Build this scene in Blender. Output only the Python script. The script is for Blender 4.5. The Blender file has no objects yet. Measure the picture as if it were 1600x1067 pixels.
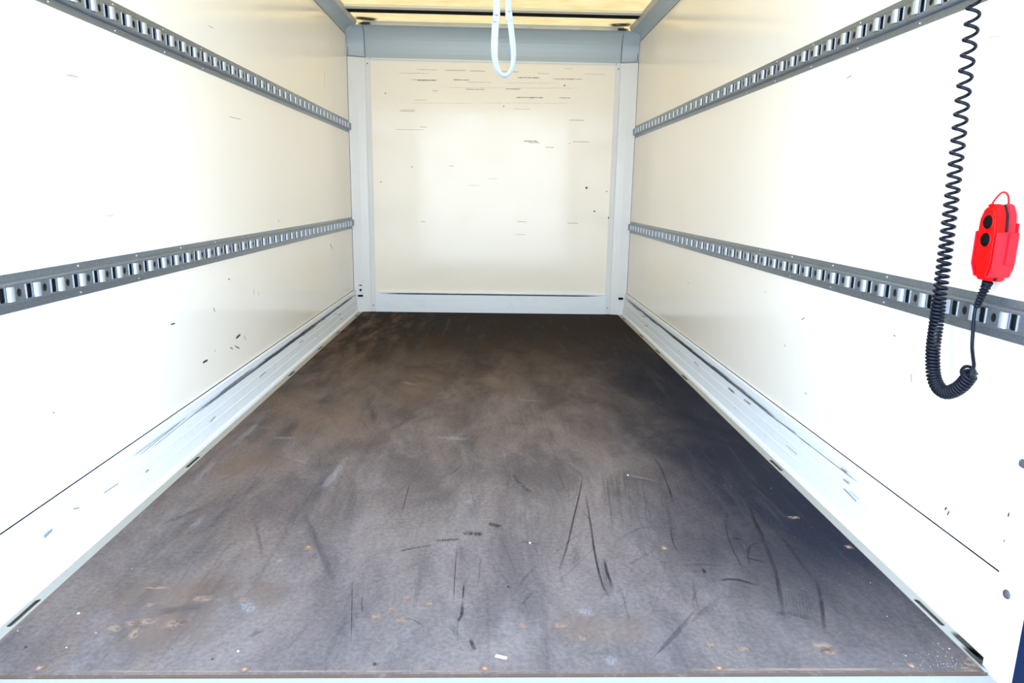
import bpy, bmesh, math, random
import numpy as np
from mathutils import Vector, Matrix
random.seed(7)
D = bpy.data
SC = bpy.context.scene
COL = SC.collection
PI = math.pi

# ------------------------------------------------------------------ camera, sky, sun, exposure
F_PX = 1083.4
CAM = np.array([.0077, -5.304, .9104])
yw, pt, rl = np.radians([-1.719, -12.012, -.981])
Rz = np.array([[math.cos(yw), -math.sin(yw), 0], [math.sin(yw), math.cos(yw), 0], [0, 0, 1]])
Rx = np.array([[1, 0, 0], [0, math.cos(pt), -math.sin(pt)], [0, math.sin(pt), math.cos(pt)]])
Ry = np.array([[math.cos(rl), 0, math.sin(rl)], [0, 1, 0], [-math.sin(rl), 0, math.cos(rl)]])
R = Rz @ Rx @ Ry
cd = D.cameras.new('camera'); cam = D.objects.new('camera', cd); COL.objects.link(cam)
cd.sensor_width = 36; cd.lens = F_PX / 1600 * 36; cd.clip_start = .02
M = Matrix.Identity(4)
for i in range(3):
    M[i][0] = R[i, 0]; M[i][1] = R[i, 2]; M[i][2] = -R[i, 1]; M[i][3] = CAM[i]
cam.matrix_world = M
SC.camera = cam

def at(u, v, ax, val):
    """point of the photograph (1600x1067 px) on the real plane axis ax = val"""
    d = R @ np.array([(u - 800) / F_PX, 1, -(v - 533.5) / F_PX])
    return Vector(CAM + d * ((val - CAM[ax]) / d[ax]))

W = D.worlds.new('sky'); SC.world = W; W.use_nodes = True
nt = W.node_tree; nt.nodes.clear()
wo = nt.nodes.new('ShaderNodeOutputWorld'); bg = nt.nodes.new('ShaderNodeBackground')
tc = nt.nodes.new('ShaderNodeTexCoord'); sp = nt.nodes.new('ShaderNodeSeparateXYZ'); rp = nt.nodes.new('ShaderNodeValToRGB')
nt.links.new(tc.outputs['Generated'], sp.inputs[0]); nt.links.new(sp.outputs['Z'], rp.inputs[0])
rp.color_ramp.elements[0].position = 0.0; rp.color_ramp.elements[0].color = (.76, .87, 1, 1)
rp.color_ramp.elements[1].position = .9; rp.color_ramp.elements[1].color = (.38, .62, 1, 1)
nt.links.new(rp.outputs[0], bg.inputs[0]); bg.inputs[1].default_value = 7.6
nt.links.new(bg.outputs[0], wo.inputs[0])
sl = D.lights.new('sun', 'SUN'); so = D.objects.new('sun', sl); COL.objects.link(so)
sl.energy = 9.0; sl.angle = math.radians(1.5); sl.color = (1, .93, .8)
so.rotation_euler = (math.radians(-38), math.radians(-12), 0)      # high, from beyond the headboard
so.location = (0, 3, 6)
vs = SC.view_settings
vs.view_transform = 'Standard'; vs.look = 'None'; vs.gamma = 1; vs.use_curve_mapping = False
vs.exposure = 0.05
try:
    SC.cycles.diffuse_bounces = 8; SC.cycles.max_bounces = 14; SC.cycles.transparent_max_bounces = 12
except Exception: pass
# a light portal in the open rear doorway only guides sky sampling; it gives off no light
pl = D.lights.new('doorway_portal', 'AREA'); pl.shape = 'RECTANGLE'; pl.size = 2.0; pl.size_y = 2.0
po = D.objects.new('doorway_portal', pl); COL.objects.link(po)
po.location = (0, -4.22, 1.0); po.rotation_euler = (math.radians(90), 0, 0)   # faces +Y, into the box
try: pl.cycles.is_portal = True
except Exception: pass

# ------------------------------------------------------------------ materials
def mat(name, color, rough=.5, metal=0, spec=.5, coat=0, coat_rough=.1):
    m = D.materials.new(name); m.use_nodes = True
    b = m.node_tree.nodes['Principled BSDF']
    b.inputs['Base Color'].default_value = (*color, 1); b.inputs['Roughness'].default_value = rough
    b.inputs['Metallic'].default_value = metal; b.inputs['Specular IOR Level'].default_value = spec
    b.inputs['Coat Weight'].default_value = coat; b.inputs['Coat Roughness'].default_value = coat_rough
    return m
class N:
    """small node-graph helper"""
    def __init__(s, m): s.t = m.node_tree; s.b = s.t.nodes['Principled BSDF']; s.out = s.t.nodes['Material Output']
    def n(s, typ, **kw):
        x = s.t.nodes.new('ShaderNode' + typ)
        for k, v in kw.items():
            if k.startswith('i_'):
                key = k[2:]; key = int(key) if key.isdigit() else key.replace('_', ' ')
                x.inputs[key].default_value = v
            else: setattr(x, k, v)
        return x
    def l(s, a, b): s.t.links.new(a, b); return b
    def coord(s, scale=(1, 1, 1), loc=(0, 0, 0), rot=(0, 0, 0)):
        g = s.n('TexCoord'); mp = s.n('Mapping'); s.l(g.outputs['Object'], mp.inputs[0])
        mp.inputs['Scale'].default_value = scale; mp.inputs['Location'].default_value = loc; mp.inputs['Rotation'].default_value = rot
        return mp.outputs[0]
    def noise(s, vec, scale, detail=4, rough=.6, dist=0):
        x = s.n('TexNoise'); s.l(vec, x.inputs['Vector'])
        x.inputs['Scale'].default_value = scale; x.inputs['Detail'].default_value = detail
        x.inputs['Roughness'].default_value = rough; x.inputs['Distortion'].default_value = dist
        return x.outputs['Fac']
    def rng(s, v, a, b, c=0, d=1):
        x = s.n('MapRange'); x.interpolation_type = 'SMOOTHSTEP'; s.l(v, x.inputs[0])
        for i, q in enumerate((a, b, c, d)): x.inputs[i + 1].default_value = q
        return x.outputs[0]
    def mix(s, fac, a, b, mode='MIX'):
        x = s.n('Mix', data_type='RGBA', blend_type=mode)
        for v, i in ((fac, 0), (a, 6), (b, 7)):
            if hasattr(v, 'is_linked') or isinstance(v, bpy.types.NodeSocket): s.l(v, x.inputs[i])
            elif isinstance(v, (int, float)): x.inputs[i].default_value = v
            else: x.inputs[i].default_value = (*v, 1)
        return x.outputs[2]
    def math(s, op, a, b=0.0):
        x = s.n('Math', operation=op)
        for v, i in ((a, 0), (b, 1)):
            if isinstance(v, bpy.types.NodeSocket): s.l(v, x.inputs[i])
            else: x.inputs[i].default_value = v
        return x.outputs[0]
    def bump(s, h, strength, dist=.001):
        x = s.n('Bump'); x.inputs['Strength'].default_value = strength; x.inputs['Distance'].default_value = dist
        s.l(h, x.inputs['Height']); s.l(x.outputs[0], s.b.inputs['Normal'])

def wall_mat(name, base, dirt, streak):
    m = mat(name, base, .3, spec=.5); g = N(m)
    v = g.coord()
    f = g.rng(g.noise(v, 3.0, 5), .45, .8, 0, .35)
    c = g.mix(f, base, dirt)
    sc_ = g.rng(g.noise(g.coord(streak), 1.0, 6, .75), .66, .80, 0, .35)
    c = g.mix(sc_, c, (.42, .40, .36))
    dots = g.rng(g.noise(v, 42, 3, .5), .80, .84, 0, .7)
    c = g.mix(dots, c, (.2, .17, .15))
    g.l(c, g.b.inputs['Base Color'])
    g.l(g.rng(g.noise(v, 6, 3), .3, .7, .09, .18), g.b.inputs['Roughness'])
    g.bump(g.noise(g.coord(streak), .8, 4), .06, .002)
    return m
WALL = wall_mat('white_wall_laminate', (.93, .880, .785), (.89, .825, .71), (30, 1.5, 26))
BACK = wall_mat('white_headboard_laminate', (.93, .868, .750), (.89, .82, .69), (3, 10, 95))
BACK.node_tree.nodes['Principled BSDF'].inputs['Coat Weight'].default_value = .06
BACK.node_tree.nodes['Principled BSDF'].inputs['Coat Roughness'].default_value = .07

def paint_mat(name, base, rough=.35, dirt=(.4, .36, .3), amt=.25, s=9, spec=.5):
    m = mat(name, base, rough, spec=spec); g = N(m)
    c = g.mix(g.rng(g.noise(g.coord(), s, 6, .7), .52, .82, 0, amt), base, dirt)
    g.l(c, g.b.inputs['Base Color'])
    return m
TRIM = paint_mat('pale_grey_blue_painted_aluminium', (.40, .47, .51), .3, amt=.12)
KICK = paint_mat('white_painted_kick_plate', (.80, .84, .87), .38, (.5, .52, .55), .3, 14)
PPOST = paint_mat('pale_corner_post_paint', (.76, .77, .76), .3, amt=.12)
LEDGE = paint_mat('dirty_cream_edge_strip', (.38, .345, .285), .5, (.20, .27, .2), .5, 12)
SILL = paint_mat('pale_blue_white_metal_sill', (.33, .32, .31), .5, (.4, .4, .4), .3, 20)
POST = paint_mat('white_rear_frame_paint', (.84, .86, .88), .3, amt=.08)
EXT = paint_mat('white_exterior_skin', (.8, .8, .8), .4)
DARK = mat('black_recess', (.008, .007, .006), .9, spec=.08)
SEAL = mat('dark_blue_rubber_seal', (.003, .012, .045), .6, spec=.2)
BOWM = paint_mat('cream_roof_bow', (.72, .68, .55), .4)
LIPM = paint_mat('tan_lip_paint', (.52, .50, .43), .4, (.2, .17, .12), .4)

def metal_mat():
    m = mat('galvanised_steel', (.46, .49, .51), .40, metal=.95); g = N(m)
    vor = g.n('TexVoronoi'); g.l(g.coord(), vor.inputs['Vector']); vor.inputs['Scale'].default_value = 220
    c = g.mix(g.rng(vor.outputs['Distance'], .1, .7, 0, .5), (.36, .41, .47), (.22, .26, .31))
    c = g.mix(g.rng(g.noise(g.coord(), 25, 4), .6, .8, 0, .5), c, (.14, .13, .11))
    g.l(c, g.b.inputs['Base Color'])
    return m
STEEL = metal_mat()
BRIGHT = mat('bright_zinc', (.50, .53, .56), .42, metal=.6)
RIVET = mat('aluminium_rivet', (.8, .8, .8), .25, metal=.9)
REDM = mat('red_plastic_gloss', (.66, .0, .0), .45, spec=.2)
REDH = mat('red_plastic_satin', (.70, .004, .015), .5, spec=.35)
BLACK = mat('black_rubber', (.003, .0045, .010), .38, spec=.22)
BUTTON = mat('black_button', (.002, .002, .002), .6, spec=.1)
MARKR = mat('dark_red_print', (.16, .0, .0), .5)
WEB = paint_mat('pale_blue_white_webbing', (.235, .255, .30), .8, amt=.05, spec=.1)

def roof_mat():
    m = mat('translucent_roof_sheet', (.8, .7, .4), .4); g = N(m)
    n1 = g.rng(g.noise(g.coord((1, 2.2, 1)), 7, 8, .75), .35, .75)
    col = g.mix(n1, (.25, .172, .076), (.19, .115, .036))
    n2 = g.rng(g.noise(g.coord((1.2, 3.5, 1), (3, 1, 0)), 24, 6, .8), .55, .8, 0, .5)
    col = g.mix(n2, col, (.13, .07, .02))
    tr = g.n('BsdfTranslucent'); df = g.n('BsdfDiffuse'); mx = g.n('MixShader'); mx.inputs[0].default_value = .35
    g.l(col, tr.inputs[0]); df.inputs[0].default_value = (.72, .60, .38, 1)
    g.l(tr.outputs[0], mx.inputs[1]); g.l(df.outputs[0], mx.inputs[2]); g.l(mx.outputs[0], g.out.inputs['Surface'])
    return m
ROOF = roof_mat()

def floor_mat():
    m = mat('worn_phenolic_plywood', (.1, .08, .07), .8, spec=.10); g = N(m)
    v = g.coord(); xyz = g.n('SeparateXYZ'); g.l(v, xyz.inputs[0]); X, Y = xyz.outputs[0], xyz.outputs[1]
    big = g.noise(g.coord((1.6, .9, 1)), 2.2, 7, .62, .6)
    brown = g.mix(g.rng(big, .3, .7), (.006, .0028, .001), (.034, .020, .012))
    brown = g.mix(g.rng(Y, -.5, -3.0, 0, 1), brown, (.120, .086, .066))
    tone = g.noise(g.coord((1.9, .9, 1), (9, 3, 0)), 2.0, 7, .66, .5)
    brown = g.mix(g.rng(tone, .42, .66, 0, .55), brown, (.022, .016, .014))
    # paler grey tone growing towards the doorway, broken up by noise
    n2 = g.noise(g.coord((2.4, 1.0, 1), (4, 2, 0)), 3.0, 8, .68, .8)
    near = g.rng(g.math('ADD', Y, g.math('MULTIPLY', n2, -1.6)), -1.7, -4.9, 0, 1)
    c = g.mix(near, brown, g.mix(g.rng(tone, .36, .62), (.190, .148, .128), (.118, .094, .086)))
    c = g.mix(g.math('MULTIPLY', g.rng(n2, .45, .72, 0, .5), g.rng(Y, -.9, -3.4, 0, 1)), c, (.23, .19, .175))
    # blue-black tone growing towards the right-hand edge
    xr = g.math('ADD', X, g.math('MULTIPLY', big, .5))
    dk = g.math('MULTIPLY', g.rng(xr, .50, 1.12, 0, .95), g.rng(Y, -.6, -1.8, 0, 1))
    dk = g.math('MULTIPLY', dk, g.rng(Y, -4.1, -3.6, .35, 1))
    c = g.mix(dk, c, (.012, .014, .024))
    # reddish-brown smears on the left
    xl = g.math('ADD', X, g.math('MULTIPLY', n2, .5))
    lf = g.math('MULTIPLY', g.rng(xl, .0, -.6, 0, .6), g.rng(g.noise(g.coord((5, 1.2, 1)), 2, 6, .7), .42, .7))
    c = g.mix(lf, c, (.19, .125, .090))
    # dark side streaks
    st = g.rng(g.noise(g.coord((14, 1.1, 1), (1, 7, 0)), 1.3, 6, .7), .52, .72, 0, .5)
    c = g.mix(st, c, (.062, .055, .056))
    sp_ = g.rng(g.noise(v, 260, 2, .5), .72, .78, 0, .6)
    c = g.mix(sp_, c, (.45, .40, .36))
    gr = g.rng(g.noise(v, 90, 5, .7), .3, .7, .82, 1.15)
    cc = g.n('CombineColor'); [g.l(gr, cc.inputs[i]) for i in range(3)]
    c = g.mix(1.0, c, cc.outputs[0], 'MULTIPLY')
    g.l(c, g.b.inputs['Base Color'])
    g.l(g.rng(big, .3, .7, .72, .9), g.b.inputs['Roughness'])
    a = g.n('TexWave', bands_direction='X'); g.l(v, a.inputs[0]); a.inputs['Scale'].default_value = 80
    b = g.n('TexWave', bands_direction='Y'); g.l(v, b.inputs[0]); b.inputs['Scale'].default_value = 80
    g.bump(g.math('ADD', a.outputs['Fac'], b.outputs['Fac']), .12, .0005)
    return m
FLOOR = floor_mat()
GROUND = paint_mat('pale_concrete_yard', (.62, .61, .59), .8, (.45, .44, .42), .6, 2)

def decal_mat(name, color, strength, stretch, lo=.35, hi=.6, radial=False, soft=False):
    m = mat(name, color, .6); g = N(m)
    uv = g.n('UVMap'); s = g.n('SeparateXYZ'); g.l(uv.outputs[0], s.inputs[0])
    u, v = s.outputs[0], s.outputs[1]
    def hump(t): return g.math('MULTIPLY', g.math('MULTIPLY', t, g.math('SUBTRACT', 1.0, t)), 4.0)
    a = g.math('MULTIPLY', g.rng(hump(v), 0, 1.05), g.rng(hump(u), 0, 1.0 if soft else (.5 if not radial else .95)))
    mp = g.n('Mapping'); g.l(uv.outputs[0], mp.inputs[0]); mp.inputs['Scale'].default_value = stretch
    geo = g.n('NewGeometry'); ad = g.n('VectorMath', operation='MULTIPLY_ADD')
    g.l(geo.outputs['Position'], ad.inputs[0]); ad.inputs[1].default_value = (9, 9, 9); g.l(mp.outputs[0], ad.inputs[2])
    nz = g.rng(g.noise(ad.outputs[0], 1.0, 5, .75), lo, hi)
    a = g.math('MULTIPLY', g.math('MULTIPLY', a, nz), strength)
    tr = g.n('BsdfTransparent'); mx = g.n('MixShader')
    g.l(a, mx.inputs[0]); g.l(tr.outputs[0], mx.inputs[1]); g.l(g.b.outputs[0], mx.inputs[2]); g.l(mx.outputs[0], g.out.inputs['Surface'])
    return m
SCUFF = decal_mat('black_rubber_scuff', (.012, .012, .018), .9, (6, 2, 1), .25, .65, soft=True)
SKID = decal_mat('broken_black_skid', (.018, .016, .016), .8, (40, 1, 1), .45, .6)
FAINT = decal_mat('faint_drag_mark', (.04, .04, .048), .48, (3, 4, 1), .3, .75, soft=True)
CHALK = decal_mat('pale_dust_smear', (.6, .6, .62), .5, (8, 6, 1), .35, .8, soft=True)
MUD = decal_mat('dried_tan_mud', (.30, .20, .14), .8, (3, 3, 1), .38, .52, True)
HAZE = decal_mat('ochre_dust_haze', (.26, .165, .11), .5, (2, 1.5, 1), .25, .7, soft=True)
DIRT = decal_mat('dark_dirt', (.03, .02, .012), 1.3, (8, 8, 1), .25, .5, True)
SCR = decal_mat('grey_scratch', (.16, .15, .13), .9, (14, 3, 1), .38, .6)
BLUEM = decal_mat('grey_blue_metal_wear', (.13, .155, .20), .95, (90, 7, 1), .30, .52)
CHIP = decal_mat('black_chip', (.03, .025, .02), 1.3, (2, 2, 1), .2, .5, True)
RUST = decal_mat('rust_chip', (.26, .15, .10), .8, (3, 3, 1), .35, .5, True)

# ------------------------------------------------------------------ mesh helpers
def link(name, me, m=None, parent=None):
    o = D.objects.new(name, me); COL.objects.link(o)
    if m is not None and me is not None and not me.materials: me.materials.append(m)
    if parent is not None: o.parent = parent
    return o
def pyd(name, V, Fc, m, parent=None, smooth=False):
    me = D.meshes.new(name); me.from_pydata([tuple(v) for v in V], [], Fc); me.update()
    if smooth: me.polygons.foreach_set('use_smooth', [True] * len(me.polygons))
    return link(name, me, m, parent)
def tag(o, label, cat, group=None):
    o['label'] = label; o['category'] = cat
    if group: o['group'] = group
    return o
def structure(o, label=None):
    o['kind'] = 'structure'
    if label: o['label'] = label
    return o
def stuff(o): o['kind'] = 'stuff'; return o
def box_geo(a, b):
    x0, y0, z0 = a; x1, y1, z1 = b
    V = [(x, y, z) for z in (z0, z1) for y in (y0, y1) for x in (x0, x1)]
    Fc = [(0, 2, 3, 1), (4, 5, 7, 6), (0, 1, 5, 4), (2, 6, 7, 3), (0, 4, 6, 2), (1, 3, 7, 5)]
    return V, Fc
def box(name, a, b, m, parent=None, bevel=0):
    a2 = tuple(min(p, q) for p, q in zip(a, b)); b2 = tuple(max(p, q) for p, q in zip(a, b))
    V, Fc = box_geo(a2, b2)
    if not bevel: return pyd(name, V, Fc, m, parent)
    bm = bmesh.new(); vs_ = [bm.verts.new(v) for v in V]; [bm.faces.new([vs_[i] for i in f]) for f in Fc]
    bmesh.ops.bevel(bm, geom=bm.edges[:], offset=bevel, segments=2, affect='EDGES')
    me = D.meshes.new(name); bm.to_mesh(me); bm.free()
    return link(name, me, m, parent)
def fixn(o):
    bm = bmesh.new(); bm.from_mesh(o.data); bmesh.ops.recalc_face_normals(bm, faces=bm.faces[:]); bm.to_mesh(o.data); bm.free(); return o
def extrude_profile(name, prof, axis, a, b, m, parent=None, smooth_angle=None):
    """closed 2-D profile swept along an axis; prof gives the two other coordinates in xyz order"""
    V = []
    for t in (a, b):
        for p, q in prof:
            V.append((t, p, q) if axis == 0 else (p, t, q) if axis == 1 else (p, q, t))
    n = len(prof)
    Fc = [(i, (i + 1) % n, n + (i + 1) % n, n + i) for i in range(n)] + [tuple(range(n))[::-1], tuple(range(n, 2 * n))]
    return fixn(pyd(name, V, Fc, m, parent))
def sweep(name, pts, rad, m, parent=None, sides=8, ell=None, up=Vector((0, 1, 0)), closed=False):
    """tube along pts; rad a number or list; ell=(a,b) gives an elliptical section whose first axis lies nearest to 'up'"""
    pts = [Vector(p) for p in pts]; n = len(pts)
    T = [(pts[min(i + 1, n - 1)] - pts[max(i - 1, 0)]).normalized() for i in range(n)]
    nrm = (up - T[0] * up.dot(T[0])).normalized(); V = []; Fc = []
    for i, p in enumerate(pts):
        nrm = (nrm - T[i] * nrm.dot(T[i])).normalized(); bn = T[i].cross(nrm)
        r = rad[i] if isinstance(rad, (list, tuple)) else rad
        for k in range(sides):
            a = 2 * PI * k / sides
            ra, rb = (ell if ell else (r, r))
            V.append(p + nrm * math.cos(a) * ra + bn * math.sin(a) * rb)
        if i:
            for k in range(sides):
                Fc.append(((i - 1) * sides + k, (i - 1) * sides + (k + 1) % sides, i * sides + (k + 1) % sides, i * sides + k))
    Fc.append(tuple(range(sides))[::-1]); Fc.append(tuple((n - 1) * sides + k for k in range(sides)))
    return pyd(name, V, Fc, m, parent, True)
def spline(pts, per=8):
    P = [Vector(p) for p in pts]; P = [P[0] * 2 - P[1]] + P + [P[-1] * 2 - P[-2]]; out = []
    for i in range(1, len(P) - 2):
        a, b, c, d = P[i - 1:i + 3]
        for k in range(per):
            t = k / per
            out.append(.5 * ((2 * b) + (c - a) * t + (2 * a - 5 * b + 4 * c - d) * t * t + (3 * b - a - 3 * c + d) * t ** 3))
    out.append(P[-2]); return out
def disc_mesh(name, r, h, axis, seg=12):
    """low dome (rivet or screw head) whose base is at the origin, pointing along axis"""
    ax = Vector(axis); u = ax.orthogonal().normalized(); w = ax.cross(u); V = []; Fc = []
    for rr, hh in ((r, 0), (r * .9, h * .6), (r * .5, h)):
        for k in range(seg):
            a = 2 * PI * k / seg; V.append(u * math.cos(a) * rr + w * math.sin(a) * rr + ax * hh)
    for j in range(2):
        for k in range(seg): Fc.append((j * seg + k, j * seg + (k + 1) % seg, (j + 1) * seg + (k + 1) % seg, (j + 1) * seg + k))
    Fc.append(tuple(2 * seg + k for k in range(seg)))
    me = D.meshes.new(name); me.from_pydata([tuple(v) for v in V], [], Fc); me.update()
    return me
def ribbons(name, strokes, m, parent, ax, lift):
    """flat wear marks lying on a plane. strokes: (points3d, width)"""
    V = []; Fc = []; UV = []
    nrm = Vector((0, 0, 0)); nrm[ax] = lift
    nn = nrm.normalized()
    for pts, w in strokes:
        pts = [Vector(p) for p in pts]
        if len(pts) > 2: pts = spline(pts, 5)
        n = len(pts); b = len(V)
        for i, p in enumerate(pts):
            t = (pts[min(i + 1, n - 1)] - pts[max(i - 1, 0)]).normalized(); s = nn.cross(t).normalized() * w * .5
            V += [p + s + nrm, p - s + nrm]; UV += [(i / (n - 1), 0), (i / (n - 1), 1)]
            if i: q = b + 2 * i; Fc.append((q - 2, q - 1, q + 1, q))
    me = D.meshes.new(name); me.from_pydata([tuple(v) for v in V], [], Fc)
    ul = me.uv_layers.new(name='UVMap')
    for l in me.loops: ul.data[l.index].uv = UV[l.vertex_index]
    me.update()
    return stuff(link(name, me, m, parent))

# ------------------------------------------------------------------ sizes of the load box (metres)
HW = 1.05            # half width between the side walls
YF = -4.122          # front (rear-door) end of the floor
ZK = .164            # kick plate height
ZS = 1.996           # lower edge of the roof side rails

# ---- ground outside, floor
structure(box('ground', (-30, -32, -1.1), (30, 32, -1.0), GROUND))
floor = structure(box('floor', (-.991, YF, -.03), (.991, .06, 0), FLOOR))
box('floor_edge', (-.991, YF - .004, -.03), (.991, YF, -.001), paint_mat('rusty_floor_edge', (.12, .075, .05), .8, (.35, .28, .22), .6, 30, .1), floor)
structure(box('trim_1', (-1.0, YF - .15, -.06), (1.0, YF - .0045, -.004), SILL, bevel=.002), 'pale metal door sill in front of the floor')
structure(box('trim_2', (-1.09, YF - .02, -.12), (1.09, .12, -.032), EXT), 'underside frame of the load box')

# ---- side walls, with kick plates and slotted edge strips
SLOTS = [-3.922, -3.054, -1.872, -1.277, -.800, -.170]
def slot_strip(name, s):
    """edge strip X .991..1.017 beside the floor, real slots cut through it"""
    bm = bmesh.new(); x0, x1 = .991, 1.022; z = .0015
    def loop(pts):
        vv = [bm.verts.new((s * x, y, z)) for x, y in pts]
        return [bm.edges.new((vv[i], vv[(i + 1) % len(vv)])) for i in range(len(vv))]
    ed = loop([(x0, YF), (x1, YF), (x1, 0), (x0, 0)])
    for yc in SLOTS:
        h = .052; r = .0062; xc = 1.0035; P = []
        for k in range(7): a = PI * k / 6; P.append((xc + r * math.cos(a), yc + h - r + r * math.sin(a)))
        for k in range(7): a = PI + PI * k / 6; P.append((xc + r * math.cos(a), yc - h + r + r * math.sin(a)))
        ed += loop(P)
    bmesh.ops.triangle_fill(bm, use_beauty=True, use_dissolve=False, edges=ed)
    bmesh.ops.recalc_face_normals(bm, faces=bm.faces[:])
    if sum(f.normal.z for f in bm.faces) < 0: bmesh.ops.reverse_faces(bm, faces=bm.faces[:])
    r_ = bmesh.ops.extrude_face_region(bm, geom=bm.faces[:])
    bmesh.ops.translate(bm, verts=[v for v in r_['geom'] if isinstance(v, bmesh.types.BMVert)], vec=(0, 0, -.0028))
    bmesh.ops.recalc_face_normals(bm, faces=bm.faces[:])
    me = D.meshes.new(name); bm.to_mesh(me); bm.free()
    return link(name, me, LEDGE)
walls = {}
for s, side, n in ((-1, 'left', 3), (1, 'right', 4)):
    w = structure(box('wall_' + side, (s * HW, YF + .02, ZK + .010), (s * (HW + .04), .10, 2.0), WALL))
    walls[side] = w
    box('lower_core', (s * (HW + .004), YF + .02, -.03), (s * (HW + .04), .10, ZK + .0095), DARK, w)
    # kick plate: extruded section with a recessed wear groove and two fine ribs
    prof = [(1.049, .0), (1.018, .0), (1.0185, .012), (1.024, .020), (1.027, .056), (1.0262, .057), (1.0262, .059), (1.028, .060),
            (1.0305, .094), (1.0297, .095), (1.0297, .097), (1.031, .098), (1.0335, .128), (1.0362, .130), (1.0375, .146), (1.0355, .148),
            (1.0372, .169), (1.040, .171), (1.049, .171)]
    k = structure(extrude_profile('baseboard_' + side, [(s * x, z) for x, z in prof], 1, YF + .024, -.002, KICK),
                  'white metal kick plate along the ' + side + ' wall')
    walls['kick_' + side] = k
    t = structure(slot_strip('trim_%d' % n, s), 'cream slotted edge strip beside the floor, ' + side)
    box('slot_bed', (s * .992, YF, -.03), (s * 1.03, 0, -.0095), paint_mat('rusty_recess', (.22, .19, .16), .8, (.12, .045, .02), .9, 22, .1), t)  # solid rusty bed seen through the slots

# ---- headboard, corner posts, coves
def cove_pts(a, b, n=10):
    """quarter of an ellipse between points a (wall, tangent vertical) and b (roof, tangent horizontal)"""
    out = []
    for i in range(n + 1):
        t = PI / 2 * i / n
        out.append((b[0] + (a[0] - b[0]) * math.cos(t), a[1] + (b[1] - a[1]) * math.sin(t)))
    return out
bw = structure(box('wall_back', (-.95, .045, .150), (.95, .10, 1.87), BACK))
box('lower_core', (-.95, .05, -.03), (.95, .10, .1495), DARK, bw)
kp = [(.049, .0), (.032, .0), (.031, .052), (.032, .053), (.032, .055), (.031, .056), (.031, .094), (.032, .095), (.032, .097), (.031, .098), (.031, .134), (.035, .136), (.035, .149), (.032, .151), (.033, .159), (.038, .1605), (.049, .1605)]
kb = structure(extrude_profile('baseboard_back', kp, 0, -.892, .892, KICK), 'white metal kick plate along the back wall')
SZ = 1.855
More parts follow.
